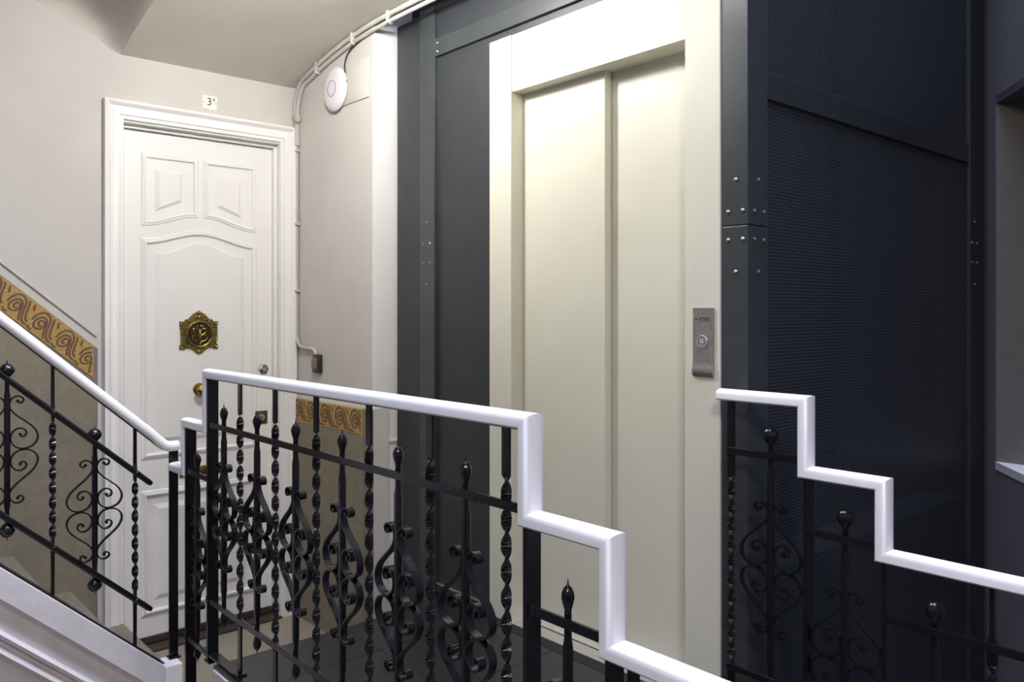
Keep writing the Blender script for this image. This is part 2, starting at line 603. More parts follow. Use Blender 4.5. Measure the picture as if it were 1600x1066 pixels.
# ================================================================== LEFT FLIGHT (going up to the left)
YL = 3.12
lf = empty('ascending_stairs', (1.0, 3.4, ZD), 'pale stone flight climbing left along the olive dado', 'stairs')
for k in range(7):
    xk = 1.106 - 0.212 * k
    zk = -0.215 + 0.192 * k
    boxo('step', xk - 0.26, xk, 3.165, YD - 0.008, zk - 0.19, zk, M_step, lf, 0.004)


def strz(x):   # top of the stringer
    return -0.1235 + 0.906 * (1.02 - x)


prof = [(3.07, 0.0), (3.17, 0.0), (3.17, -0.75), (3.13, -0.75), (3.13, -0.42), (3.105, -0.335), (3.10, -0.30), (3.086, -0.290), (3.080, -0.276), (3.088, -0.262), (3.112, -0.256),
        (3.112, -0.238), (3.084, -0.230), (3.076, -0.216), (3.084, -0.204), (3.098, -0.200), (3.118, -0.178), (3.136, -0.152), (3.138, -0.128), (3.126, -0.108), (3.100, -0.099), (3.070, -0.098)]
bm = B()
xa, xb = 1.022, -1.3
A = [bm.verts.new((xa, y, strz(xa) + v)) for y, v in prof]
Bv = [bm.verts.new((xb, y, strz(xb) + v)) for y, v in prof]
bm.faces.new(A); bm.faces.new(Bv[::-1])
for i in range(len(prof)):
    j = (i + 1) % len(prof)
    bm.faces.new((A[i], A[j], Bv[j], Bv[i]))
obj('stringer', bm, M_string, lf, smooth=True)
bm = box(B(), 1.0225, 1.085, 3.07, 3.17, -1.2, -0.128, 0.004)
obj('newel_block', bm, M_string, lf, smooth=True)

# ================================================================== WROUGHT IRON
W_TW, T_TW = 0.0215, 0.0068


def twisted_mesh(z0, z1, za, zb, half=0.051, thin_ends=False):
    """flat bar from z0 to z1, twisted between za and zb; thin_ends: slim round shanks outside"""
    bm = B()
    zs = []
    N = max(int((zb - za) / half + 0.5), 1)
    secs = []
    if thin_ends:
        secs += [(z0, 0.010, 0.010, 0), (za - 0.062, 0.011, 0.011, 0), (za - 0.045, W_TW, 0.010, 0)]
    else:
        secs += [(z0, W_TW, T_TW, 0)]
    steps = N * 8
    for i in range(steps + 1):
        f = i / steps
        secs.append((za + (zb - za) * f, W_TW, T_TW, PI * N * f))
    if thin_ends:
        secs += [(zb + 0.045, W_TW, 0.010, PI * N), (zb + 0.062, 0.011, 0.011, PI * N), (z1, 0.010, 0.010, PI * N)]
    else:
        secs += [(z1, W_TW, T_TW, PI * N)]
    rings = []
    for z, ww, tt, an in secs:
        c, s = math.cos(an), math.sin(an)
        rings.append([bm.verts.new((x * c - y * s, x * s + y * c, z)) for x, y in
                      ((-tt / 2, -ww / 2), (tt / 2, -ww / 2), (tt / 2, ww / 2), (-tt / 2, ww / 2))])
    for r, q in zip(rings, rings[1:]):
        for k in range(4):
            bm.faces.new((r[k], r[(k + 1) % 4], q[(k + 1) % 4], q[k]))
    bm.faces.new(rings[0][::-1]); bm.faces.new(rings[-1])
    return mesh_of(bm, M_iron, False, 'twisted_baluster')


def spear_mesh(zc, half, ball=0.0125, bar=0.0088, nz=0.085, bulb_h=0.042, lower=True):
    """square bar with a bud and a point at both ends; nz = distance of the neck from the tip"""
    bm = B()
    def end(sgn):
        L = half
        out = [(0.0007, L), (0.0017, L - 0.011), (ball * 0.62, L - 0.017), (ball * 0.97, L - 0.013 - bulb_h * 0.34),
               (ball, L - 0.013 - bulb_h * 0.52), (ball * 0.80, L - 0.013 - bulb_h * 0.78), (0.0068, L - 0.015 - bulb_h), (0.0065, L - nz - 0.012),
               (0.0066, L - nz - 0.026), (bar, L - nz - 0.042)]
        return [(r, zc + sgn * z) for r, z in out]
    prof = end(-1) + end(1)[::-1]
    rings = []
    for r, z in prof:
        ring = []
        for k in range(8):
            a = 2 * PI * k / 8 + PI / 8
            rr = r * 1.05
            x, y = rr * math.cos(a), rr * math.sin(a)
            if abs(r - bar) < 1e-6 or r == 0.0066 or r == 0.0065:
                x = max(-r, min(r, x * 1.35)); y = max(-r, min(r, y * 1.35))
            ring.append(bm.verts.new((x, y, z)))
        rings.append(ring)
    for r, q in zip(rings, rings[1:]):
        for k in range(8):
            bm.faces.new((r[k], r[(k + 1) % 8], q[(k + 1) % 8], q[k]))
    bm.faces.new(rings[0][::-1]); bm.faces.new(rings[-1])
    return mesh_of(bm, M_iron, True, 'spear_bar')


SCR = [(36, 192), (42, 184), (52, 187), (56, 198), (47, 208), (32, 211), (18, 204), (9, 190), (8, 172), (15, 155), (36, 132), (65, 108), (92, 82),
       (106, 52), (101, 26), (82, 8), (55, 2), (30, 10), (14, 30), (12, 55), (24, 76), (42, 84), (59, 78), (66, 64), (60, 52), (48, 51), (45, 59)]


def scroll_mesh(su, sv, wid=0.019, th=0.0042):
    k = 0.00084
    pts = catmull([(0.0, u * k * su, v * k * sv) for u, v in SCR], 5)
    bm = B()
    sweep(bm, pts, [(-th / 2, -wid / 2), (th / 2, -wid / 2), (th / 2, wid / 2), (-th / 2, wid / 2)], (1, 0, 0))
    for i in (0, len(pts) - 1):
        p = pts[i]
        lathe(bm, [(0.0045, -wid / 2 - 0.001), (0.0055, 0), (0.0045, wid / 2 + 0.001)], 8,
              Matrix.Translation(p) @ Matrix.Rotation(PI / 2, 4, 'Y'))
    return mesh_of(bm, M_iron, True, 'scroll')


SCROLLS = [scroll_mesh(a, b) for a in (-1, 1) for b in (-1, 1)]
SCROLLS_N = [scroll_mesh(a, b, 0.013, 0.0046) for a in (-1, 1) for b in (-1, 1)]


def add_spear(parent, me, loc, zc, rotz=0.0, scr=SCROLLS):
    s = obj('spear_bar', me, None, parent, loc, rot=(0, 0, 0))
    for m_ in scr:
        c = obj('scroll', m_, None, s, (loc[0], loc[1], loc[2] + zc))
        c.rotation_euler = (0, 0, rotz)
    return s


def rail_prof(wd=0.052, h=0.031):
    """D profile: flat at n=-h/2, rounded at n=+h/2"""
    p = [(-h / 2, -wd / 2 + 0.004), (-h / 2, wd / 2 - 0.004), (-h / 2 + 0.004, wd / 2), (h * 0.05, wd / 2)]
    for k in range(1, 8):
        a = PI * k / 8
        p.append((h * 0.05 + h * 0.45 * math.sin(a) ** 0.8, wd / 2 * math.cos(a)))
    p += [(h * 0.05, -wd / 2), (-h / 2 + 0.004, -wd / 2)]
    return p


RH = 0.031


def handrail(parent, pts, name='handrail'):
    """pts: outer (top / outside) line as (x, y, z); one mitred piece"""
    bm = B()
    # sweep normal = bi x t ; travelling towards -Y with bi = -X gives normal +Z
    sweep(bm, pts, rail_prof(0.052, RH), (-1, 0, 0))
    return obj(name, bm, M_rail, parent, smooth=True)


PW = 0.0125   # half post width

# ---- main balustrade in front of the lift
XB = 1.077
mb = empty('balustrade', (XB, 1.97, 0), 'long black wrought-iron balustrade with white stepped handrail in front of the lift', 'balustrade')
Z0, Z1, Z2, Z3 = 0.977, 0.789, 0.601, 0.413
h2 = RH / 2
ya, yb, yc = 1.146, 0.934, 0.56
yf1, yf2, yf3 = 2.802, 3.006, 3.128
path = [(XB, yf3, 0.612 - h2), (XB, yf2 - h2, 0.612 - h2), (XB, yf2 - h2, Z1 - h2), (XB, yf1 - h2, Z1 - h2), (XB, yf1 - h2, Z0 - h2),
        (XB, ya + h2, Z0 - h2), (XB, ya + h2, Z1 - h2), (XB, yb + h2, Z1 - h2), (XB, yb + h2, Z2 - h2), (XB, yc + h2, Z2 - h2), (XB, yc + h2, Z3 - h2), (XB, 0.2, Z3 - h2)]
handrail(mb, path)
# posts
for y, z0, z1, hw in ((yf1 - RH - 0.006, -0.02, Z0 - RH, .019), (yf2 - RH - 0.006, -0.22, Z1 - RH, .019), (3.145, -0.128, 0.655, .016), (1.160, -0.02, Z1 - RH + 0.002, .019),
                      (0.948, -0.20, Z2 - RH + 0.002, .019), (0.905, -0.37, Z2 - RH, .010), (0.575, -0.60, Z3 - RH, .019)):
    p = boxo('post', XB - hw, XB + hw, y - 0.006, y + 0.006, z0, z1, M_iron, mb, 0.001)
    boxo('base_flange', XB - 0.021, XB + 0.021, y - 0.021, y + 0.021, z0 - 0.001, z0 + 0.006, M_iron, p, 0.001)
# flat bars
def flat_y(parent, name, x, y0, y1, z, h=0.019, t=0.0075):
    return boxo(name, x - t / 2, x + t / 2, y0, y1, z - h / 2, z + h / 2, M_iron, parent, 0.001)
flat_y(mb, 'upper_bar', XB - 0.012, 1.150, 2.787, 0.789)
flat_y(mb, 'lower_bar', XB - 0.012, 1.160, 2.787, 0.190)
boxo('base_bar', XB - 0.017, XB + 0.017, 1.10, 2.83, 0.0, 0.008, M_iron, mb, 0.001)
flat_y(mb, 'upper_bar', XB - 0.012, 2.787, 2.995, 0.601)
flat_y(mb, 'lower_bar', XB - 0.012, 2.787, 2.995, 0.002)
flat_y(mb, 'upper_bar', XB - 0.012, 0.950, 1.160, 0.601)
flat_y(mb, 'lower_bar', XB - 0.012, 0.950, 1.160, 0.002)
boxo('under_rail_strip', XB - 0.010, XB + 0.010, 1.165, 2.78, Z0 - RH - 0.004, Z0 - RH, M_iron, mb)
boxo('base_bar', XB - 0.017, XB + 0.017, 2.76, 3.02, -0.188, -0.180, M_iron, mb, 0.001)
tw = twisted_mesh(0.006, Z0 - RH - 0.002, 0.165, 0.845)
for k, y in enumerate((2.536, 2.407 - 0.125, 2.029, 1.756, 1.497, 1.236)):
    t_ = obj('twisted_baluster', tw, None, mb, (XB, y, 0))
    boxo('base_shoe', XB - 0.016, XB + 0.016, y - 0.018, y + 0.018, 0.008, 0.014, M_iron, t_, 0.001)
sp = spear_mesh(0.4905, 0.3765)
for y in (2.666, 2.408, 2.151, 1.888, 1.626, 1.367):
    add_spear(mb, sp, (XB, y, 0), 0.4905)
add_spear(mb, sp, (XB, 2.902, -0.186), 0.4905)
add_spear(mb, sp, (XB, 1.062, -0.188), 0.4905)
add_spear(mb, sp, (XB, 0.74, -0.376), 0.4905)

# ---- balustrade at the mesh side of the lift shaft
XR = 1.972
rb = empty('balustrade', (XR, 0.9, 0), 'black wrought-iron balustrade with stepped white handrail beside the dark mesh shaft', 'balustrade')
r0, r1, r2, r3 = 0.957, 0.775, 0.604, 0.42
path = [(XR, 1.336, r0 - h2), (XR, 1.060 + h2, r0 - h2), (XR, 1.060 + h2, r1 - h2), (XR, 0.859 + h2, r1 - h2), (XR, 0.859 + h2, r2 - h2), (XR, 0.46, r2 - h2), (XR, 0.46, r3 - h2), (XR, 0.15, r3 - h2)]
handrail(rb, path)
for y, z0, z1 in ((1.072, -0.18, r1 - RH + 0.002), (0.870, -0.37, r2 - RH + 0.002), (0.475, -0.70, r3 - RH)):
    p = boxo('post', XR - 0.018, XR + 0.018, y - 0.006, y + 0.006, z0, z1, M_iron, rb, 0.001)
    boxo('base_flange', XR - 0.020, XR + 0.020, y - 0.021, y + 0.021, z0 - 0.001, z0 + 0.006, M_iron, p, 0.001)
flat_y(rb, 'upper_bar', XR - 0.012, 1.072, 1.31, 0.787)
flat_y(rb, 'lower_bar', XR - 0.012, 1.072, 1.31, 0.185)
flat_y(rb, 'upper_bar', XR - 0.012, 0.870, 1.072, 0.607)
flat_y(rb, 'lower_bar', XR - 0.012, 0.870, 1.072, 0.0)
flat_y(rb, 'upper_bar', XR - 0.012, 0.475, 0.870, 0.440)
flat_y(rb, 'lower_bar', XR - 0.012, 0.475, 0.870, -0.17)
sp2 = spear_mesh(0.4805, 0.395, ball=0.020, nz=0.095, bulb_h=0.045)
twr = twisted_mesh(0.002, r0 - RH - 0.002, 0.165, 0.715)
obj('twisted_baluster', twr, None, rb, (XR, 1.303, 0))
add_spear(rb, sp2, (XR, 1.181, 0), 0.4805, scr=SCROLLS_N)
add_spear(rb, sp2, (XR, 0.973, -0.182), 0.4805, scr=SCROLLS_N)
add_spear(rb, sp2, (XR, 0.760, -0.355), 0.4805, scr=SCROLLS_N)
twr2 = twisted_mesh(-0.36, r2 - RH - 0.002, -0.14, 0.40, thin_ends=True)
obj('twisted_baluster', twr2, None, rb, (XR, 0.640, 0))

# ---- balustrade of the left flight
lb = empty('stair_balustrade', (0.6, YL, 0.3), 'black wrought-iron stair balustrade climbing left with sloping white handrail', 'balustrade')


def lz(x, z102, sl=0.90):
    return z102 + sl * (1.02 - x)


pts = [(1.085, YL, 0.672), (1.052, YL, 0.672), (1.034, YL, 0.679), (1.016, YL, 0.694), (0.99, YL, lz(0.99, 0.694)), (-1.2, YL, lz(-1.2, 0.694))]
bm = tube(B(), pts, 0.0195, 14)
obj('handrail', bm, M_rail, lb, smooth=True)
bm = sweep(B(), [(1.0, YL, lz(1.0, 0.672)), (-1.2, YL, lz(-1.2, 0.672))], [(-.004, -.009), (.004, -.009), (.004, .009), (-.004, .009)], (0, 1, 0))
obj('under_rail_strip', bm, M_iron, lb)
for nm, z102 in (('upper_bar', 0.512), ('lower_bar', 0.052)):
    bm = tube(B(), [(0.985, YL - 0.014, lz(0.985, z102)), (0.975, YL - 0.014, lz(0.975, z102)), (-1.2, YL - 0.014, lz(-1.2, z102))], [0.008, 0.0105, 0.0105], 10)
    obj(nm, bm, M_iron, lb, smooth=True)
bm = sweep(B(), [(1.05, YL + 0.01, strz(1.05) + 0.004), (-1.2, YL + 0.01, strz(-1.2) + 0.004)], [(-.004, -.022), (.004, -.022), (.004, .022), (-.004, .022)], (0, 1, 0))
obj('base_bar', bm, M_iron, lb)
# bars stand every 0.133 m, each on the slope
twl = twisted_mesh(strz(0.932), lz(0.932, 0.676), lz(0.932, 0.052) + 0.03, lz(0.932, 0.512) - 0.03, half=0.050, thin_ends=True)
spl = spear_mesh(0.476, 0.300, ball=0.0225, nz=0.078, bulb_h=0.045)
for k in range(6):
    x = 0.932 - 0.266 * k
    dz = lz(x, 0) - lz(0.932, 0)
    t_ = obj('twisted_baluster', twl, None, lb, (x, YL, dz))
    for zb_ in (0.512, 0.052):
        bm = lathe(B(), [(0.0075, -0.003), (0.0065, 0.002), (0.003, 0.0045)], 10, Matrix.Rotation(PI / 2, 4, 'X'))
        obj('rivet', bm, M_iron, t_, (x, YL - 0.0245, lz(x, zb_)), smooth=True)
    x = 0.798 - 0.266 * k
    dz = lz(x, 0) - lz(0.798, 0)
    add_spear(lb, spl, (x, YL, dz), 0.476, PI / 2, SCROLLS_N)

# ================================================================== LIFT SHAFT
YF, YB = 1.284, 2.784     # mesh side and far post edges
sh = empty('lift_shaft', (3.0, 2.0, 0), 'tall dark slate steel lift shaft with perforated mesh side', 'lift shaft')
ZTOP, ZB = 4.2, -2.0
# corner posts
pr = boxo('corner_post', XE - 0.004, 2.130, YF, 1.3700, ZB, 1.4195, M_steel2, sh, 0.002)
pr2 = boxo('corner_post', XE - 0.004, 2.130, YF, 1.3700, 1.4215, ZTOP, M_steel2, sh, 0.002)
pl_ = boxo('corner_post', XE - 0.004, 2.13, 2.784, 2.891, ZB, ZTOP, M_steel2, sh, 0.003)
boxo('side_plate', XE + 0.010, 2.13, 2.891, 3.085, ZB, 2.452, M_steel, sh)
prr = boxo('rear_post', 3.690, 3.850, YF, 1.42, ZB, ZTOP, M_steel, sh, 0.002)
# front panels
boxo('front_panel', XE + 0.012, 2.10, 2.424, 2.784, 0.030, 2.215, M_steel, sh)
boxo('front_panel', XE + 0.012, 2.10, 1.372, 2.784, 2.215, 2.247, M_steel, sh)
boxo('transom', XE - 0.002, 2.10, 1.372, 2.784, 2.247, 2.322, M_steel2, sh, 0.002)
boxo('front_panel', XE + 0.008, 2.10, 1.372, 2.784, 2.325, ZTOP, M_steel, sh)
boxo('skirting', XE + 0.003, 2.10, 2.424, 3.10, -0.006, 0.027, M_granite, sh)
boxo('skirting_edge', XE + 0.004, 2.10, 2.30, 2.784, 0.027, 0.031, M_alu, sh)
# mesh side: sheets between transoms
YM = YF + 0.014
for z0, z1 in ((ZB, 1.798), (1.876, ZTOP)):
    boxo('perforated_sheet', 2.128, 3.692, YM, YM + 0.002, z0, z1, M_perf, sh)
boxo('side_transom', 2.128, 3.692, YF + 0.004, YF + 0.07, 1.796, 1.877, M_steel, sh, 0.002)
# inside of the shaft
boxo('shaft_lining', 3.83, 3.85, 1.42, 3.1, ZB, ZTOP, M_shaft, sh)
boxo('shaft_lining', 2.13, 3.85, 2.95, 3.1, ZB, ZTOP, M_shaft, sh)
boxo('inner_beam', 2.24, 3.70, 1.32, 1.47, 0.30, 0.395, M_steel2, sh, 0.004)
boxo('guide_rail', 2.95, 3.01, 1.50, 1.53, ZB, ZTOP, M_steel, sh)
# screws
bm = lathe(B(), [(0.0062, 0.0), (0.0060, 0.0022), (0.0035, 0.0046), (0.0012, 0.0050)], 10)
scr = mesh_of(bm, M_screw, True, 'screw')
ZSC = (1.552, 1.462, 1.462, 1.3805, 1.3805, 1.288)
for (yy, post) in (((1.323, 1.348, 1.300, 1.348, 1.300, 1.323), pr), ((2.840, 2.862, 2.815, 2.862, 2.815, 2.840), pl_)):
    for y, z in zip(yy, ZSC):
        obj('screw', scr, None, pr2 if (post is pr and z > 1.42) else post, (XE - 0.004, y, z), rot=(0, -PI / 2, 0))
for xx, post in (((2.081, 2.060, 2.110, 2.060, 2.110, 2.081), pr), ((3.745, 3.718, 3.769, 3.718, 3.769, 3.745), prr)):
    for x, z in zip(xx, ZSC):
        obj('screw', scr, None, pr2 if (post is pr and z > 1.42) else post, (x, YF, z), rot=(PI / 2, 0, 0))
for z in (2.265, 2.300):
    obj('screw', scr, None, sh, (XE - 0.002, 2.765, z), rot=(0, -PI / 2, 0))

# ================================================================== LIFT ENTRANCE
le = empty('lift_entrance', (XE, 1.9, 0), 'cream metal lift entrance with two closed sliding door panels', 'lift door')
XD1, XD2 = 2.087, 2.126
jl = boxo('jamb', XE - 0.004, 2.15, 2.2965, 2.4235, 0.0, 2.215, M_cream, le, 0.0025)
jr = boxo('jamb', XE - 0.004, 2.15, 1.376, 1.5015, 0.0, 2.215, M_cream, le, 0.0025)
boxo('header', XE + 0.001, 2.15, 1.5025, 2.2955, 2.0, 2.2145, M_cream, le, 0.002)
boxo('door_panel', XD1, XD1 + 0.034, 1.881, 2.2955, 0.006, 2.06, M_cream, le, 0.002)
boxo('door_panel', XD2, XD2 + 0.034, 1.49, 1.905, 0.006, 2.06, M_cream, le, 0.002)
boxo('sill', XE - 0.004, 2.16, 1.376, 2.4235, -0.012, 0.003, M_alu, le, 0.001)
boxo('threshold', XE - 0.055, XE - 0.005, 1.376, 2.4235, -0.004, 0.0012, M_seam, le)
boxo('gap_seal', XE + 0.004, 2.12, 1.370, 1.376, 0.0, 2.215, M_seam, le)
boxo('lift_back_plate', 2.165, 2.18, 1.37, 2.43, -0.2, 2.3, M_shaft, le)

cp = empty('call_panel', (XE - 0.004, 1.431, 0.981), 'brushed steel lift call panel with one round button on the right jamb', 'call panel')
bm = B()
# plate with a curled lower lip
zz = [(0.981, 0.004), (0.988, 0.010), (0.997, 0.0125), (1.008, 0.010), (1.018, 0.007), (1.03, 0.0062), (1.185, 0.0062)]
fr = [[bm.verts.new((XE - 0.004 - o_, y, z)) for z, o_ in zz] for y in (1.395, 1.467)]
bk = [[bm.verts.new((XE - 0.004, y, z)) for z, o_ in zz] for y in (1.395, 1.467)]
for i in range(len(zz) - 1):
    bm.faces.new((fr[0][i], fr[1][i], fr[1][i + 1], fr[0][i + 1]))
    for s_ in (0, 1):
        bm.faces.new((fr[s_][i], fr[s_][i + 1], bk[s_][i + 1], bk[s_][i]))
bm.faces.new((fr[0][0], fr[1][0], bk[1][0], bk[0][0]))
bm.faces.new((fr[0][-1], fr[1][-1], bk[1][-1], bk[0][-1]))
obj('plate', bm, M_brush, cp, smooth=True)
RX = Matrix.Rotation(-PI / 2, 4, 'Y')
XP = XE - 0.0102
bn = obj('button', lathe(B(), [(0.0135, 0), (0.0135, 0.002), (0.0125, 0.0032), (0.0005, 0.0032)], 24, RX), M_brush, cp, (XP, 1.433, 1.086), smooth=True)
bm = B()
sweep(bm, [(0, 0.0165 * math.cos(2 * PI * k / 28), 0.0165 * math.sin(2 * PI * k / 28)) for k in range(28)],
      [(-.002, 0), (.002, 0), (.0012, .0035), (-.0012, .0035)], (-1, 0, 0), True)
obj('button_ring', bm, M_chrome, cp, (XP, 1.433, 1.086), smooth=True)
RT = (PI / 2, 0, -PI / 2)     # text facing -X
obj('engraved_letters', text_mesh('LL', 0.0165, M_engr, 0.0003), None, bn, (XP - 0.0034, 1.433, 1.088), rot=RT)
obj('engraved_dots', text_mesh('. .', 0.012, M_engr, 0.0003), None, bn, (XP - 0.0034, 1.433, 1.080), rot=RT)
obj('maker_lettering', text_mesh('ZENER', 0.0125, M_print, 0.0002), None, cp, (XP - 0.0002, 1.427, 1.152), rot=RT)
bm = prism(B(), [(1.461, 1.1545), (1.4545, 1.1480), (1.4510, 1.1545), (1.4535, 1.1525)], 'x', XP - 0.0005, XP)
obj('maker_mark', bm, M_print, cp)
boxo('maker_subline', XP - 0.0003, XP, 1.407, 1.433, 1.1445, 1.1453, M_print, cp)

# ================================================================== WHITE DOOR
tr = empty('trim_1', (1.48, YD, ZD), 'white moulded casing around the panelled door', kind='structure')
cas = [(0, 0), (0.0, 0.034), (0.012, 0.040), (0.020, 0.034), (0.026, 0.024), (0.034, 0.022), (0.040, 0.026), (0.062, 0.026), (0.066, 0.020), (0.080, 0.018), (0.084, 0.010), (0.084, 0)]
# path along the outer edge, profile measured inwards
pp = [(1.026, YD, ZD), (1.026, YD, 2.114), (1.934, YD, 2.114), (1.934, YD, ZD)]
bm = sweep(B(), pp, [(-u, v) for u, v in cas], (0, -1, 0))
_ok = obj('casing', bm, M_door, tr, smooth=True)
bm = B()     # rebated frame inside the casing
for (o_, y0, y1) in ((0.0, YD - 0.004, YD + 0.10), (0.014, YD + 0.036, YD + 0.10)):
    box(bm, 1.076, 1.110 + o_, y0, y1, ZD, 2.068)
    box(bm, 1.856 - o_, 1.884, y0, y1, ZD, 2.068)
    box(bm, 1.110 + o_, 1.856 - o_, y0, y1, 2.024 - o_ * 1.1, 2.068)
obj('door_frame', bm, M_door, tr)
YQ = 3.945   # face of the leaf
dr = empty('door_1', (1.48, YQ, ZD), 'white panelled apartment door with brass fittings', kind='structure')
lfm = boxo('leaf', 1.126, 1.842, YQ, YQ + 0.045, ZD + 0.012, 2.006, M_door, dr, 0.002)
boxo('threshold', 1.112, 1.856, YQ - 0.095, YQ + 0.05, ZD, ZD + 0.010, M_thresh, dr)
boxo('bottom_gap', 1.126, 1.842, YQ + 0.004, YQ + 0.04, ZD + 0.010, ZD + 0.0125, M_seam, dr)
boxo('weather_strip', 1.13, 1.838, YQ - 0.012, YQ, ZD + 0.014, ZD + 0.045, M_thresh, dr, 0.002)


def frame_moulding(name, pts, wd=0.024, hh=0.010):
    pr_ = [(-wd / 2, 0), (-wd / 2, hh * .5), (-wd * .28, hh), (-wd * .05, hh * .95), (0.0, hh * .45), (wd * .25, hh * .55), (wd / 2, 0.0)]
    bm = sweep(B(), [(x, YQ, z) for x, z in pts], pr_, (0, -1, 0), True)
    return obj(name, bm, M_door, dr, smooth=True)


def raised(name, pts, inset=0.022, hh=0.010):
    bm = frustum(B(), pts, 'y', YQ, YQ - hh, inset)
    return obj(name, bm, M_door, dr)


def arc(x0, x1, z0, z1, amp=1.0, n=14):
    """s-shaped line from (x0,z0) to (x1,z1) with smooth ends"""
    return [(x0 + (x1 - x0) * i / n, z0 + (z1 - z0) * (0.5 - 0.5 * math.cos(PI * i / n))) for i in range(n + 1)]


bl = arc(1.456, 1.216, 1.635, 1.582)
frame_moulding('panel_moulding', [(1.216, 1.898), (1.456, 1.898)] + bl)
br_ = arc(1.748, 1.503, 1.582, 1.635)
frame_moulding('panel_moulding', [(1.503, 1.898), (1.748, 1.898)] + br_)
raised('raised_panel', [(1.267, 1.836), (1.392, 1.836), (1.392, 1.693), (1.267, 1.642)], 0.018)
raised('raised_panel', [(1.556, 1.836), (1.680, 1.836), (1.680, 1.638), (1.556, 1.683)], 0.018)
archt = arc(1.216, 1.481, 1.502, 1.554) + arc(1.481, 1.748, 1.554, 1.502)[1:]
frame_moulding('panel_moulding', archt + [(1.748, 0.501), (1.216, 0.501)], 0.028, 0.012)
archi = arc(1.267, 1.481, 1.444, 1.502) + arc(1.481, 1.697, 1.502, 1.444)[1:]
raised('raised_panel', archi + [(1.697, 0.561), (1.267, 0.561)], 0.022)
frame_moulding('panel_moulding', [(1.216, 0.331), (1.748, 0.331), (1.748, -0.224), (1.216, -0.224)], 0.028, 0.014)
raised('raised_panel', [(1.258, 0.278), (1.705, 0.278), (1.705, -0.169), (1.258, -0.169)], 0.024)

# ornate viewer, fixed on the raised field of the big panel
YV = YQ - 0.0100
VX, VZ = 1.467, 1.065
vw = [(0, 445), (65, 405), (125, 370), (195, 290), (255, 275), (270, 242), (362, 242), (354, 120), (340, -20), (328, -100), (335, -170), (362, -210), (362, -285), (304, -285),
      (244, -255), (164, -270), (104, -310), (55, -360), (0, -380)]
k = 0.000258
outl = [(VX - x * k, VZ + z * k) for x, z in vw] + [(VX + x * k, VZ + z * k) for x, z in vw[-2:0:-1]]
vo = obj('viewer_plate', frustum(B(), outl, 'y', YV, YV - 0.009, 0.006), M_brass, dr)
bm = B()
sweep(bm, [(VX + 0.060 * math.cos(2 * PI * i / 36), YV - 0.006, VZ + 0.060 * math.sin(2 * PI * i / 36)) for i in range(36)],
      [(-.006, 0), (.006, 0), (.005, .008), (0, .0115), (-.005, .008)], (0, -1, 0), True)
obj('viewer_ring', bm, M_brass, vo, smooth=True)
RY = Matrix.Rotation(PI / 2, 4, 'X')
obj('viewer_disc', lathe(B(), [(0.056, 0.0), (0.056, 0.0102), (0.001, 0.0102)], 32, Matrix.Translation((VX, YV, VZ)) @ RY), M_brassd, vo)
bm = B()
cz = VZ - 0.004      # curled acanthus stems left and right of a bud
for sg in (-1, 1):
    for pts in (((0.000, -0.045), (0.010, -0.030), (0.026, -0.026), (0.036, -0.014), (0.032, -0.002), (0.022, -0.004)),
                ((0.002, -0.020), (0.008, -0.002), (0.024, 0.008), (0.034, 0.020), (0.028, 0.032), (0.017, 0.027)),
                ((0.001, 0.000), (0.005, 0.018), (0.014, 0.034), (0.012, 0.046), (0.004, 0.044))):
        c = catmull([(VX + sg * u, YV - 0.012, cz + v) for u, v in pts], 4)
        tube(bm, c, [0.0034 - 0.0016 * q / len(c) for q in range(len(c))], 6)
tube(bm, [(VX, YV - 0.011, cz - 0.046), (VX, YV - 0.013, cz - 0.02), (VX, YV - 0.015, cz), (VX, YV - 0.013, cz + 0.018), (VX, YV - 0.011, cz + 0.03)], [0.002, 0.003, 0.0065, 0.004, 0.001], 8)
obj('stem_relief', bm, M_brass, vo, smooth=True)
bm = B()
beads = [(0, 330, 40), (-62, 330, 22), (62, 330, 22), (0, 400, 26), (-180, 255, 22), (180, 255, 22), (0, -315, 28), (-45, -312, 18), (45, -312, 18)]
beads += [(s_ * 335, 90 - 42 * i, 15) for s_ in (-1, 1) for i in range(6)] + [(s_ * 325, 195, 30) for s_ in (-1, 1)] + [(s_ * 315, -235, 34) for s_ in (-1, 1)]
beads += [(s_ * (110 + 30 * i), 335 - 26 * i, 14) for s_ in (-1, 1) for i in range(3)]
for x, z, r in beads:
    bmesh.ops.create_icosphere(bm, subdivisions=1, radius=r * k, matrix=Matrix.Translation((VX + x * k, YV - 0.009, VZ + z * k)))
obj('bead_ornament', bm, M_brass, vo, smooth=True)
# knob, locks, letter slot
kn = obj('door_knob', lathe(B(), [(0.012, 0), (0.011, 0.018), (0.024, 0.026), (0.030, 0.040), (0.024, 0.054), (0.010, 0.060)], 8, Matrix.Translation((1.468, YV, 0.800)) @ RY), M_brass, dr)
obj('knob_rose', lathe(B(), [(0.030, 0), (0.026, 0.006), (0.012, 0.008)], 18, Matrix.Translation((1.468, YV, 0.800)) @ RY), M_brass, kn, smooth=True)
cy = obj('cylinder_escutcheon', lathe(B(), [(0.027, 0), (0.026, 0.008), (0.018, 0.012), (0.002, 0.012)], 6, Matrix.Translation((1.797, YQ, 0.882)) @ RY), M_grey, dr)
obj('lock_cylinder', lathe(B(), [(0.010, 0), (0.010, 0.016), (0.002, 0.017)], 14, Matrix.Translation((1.797, YQ, 0.882)) @ RY), M_chrome, cy, smooth=True)
lk = obj('lock_plate', box(B(), 1.750, 1.818, YQ - 0.007, YQ, 0.604, 0.670, 0.003), M_bronze, dr, smooth=True)
obj('keyhole_cover', lathe(B(), [(0.017, 0), (0.016, 0.004), (0.001, 0.005)], 16, Matrix.Translation((1.786, YQ - 0.006, 0.638)) @ RY), M_alu, lk, smooth=True)
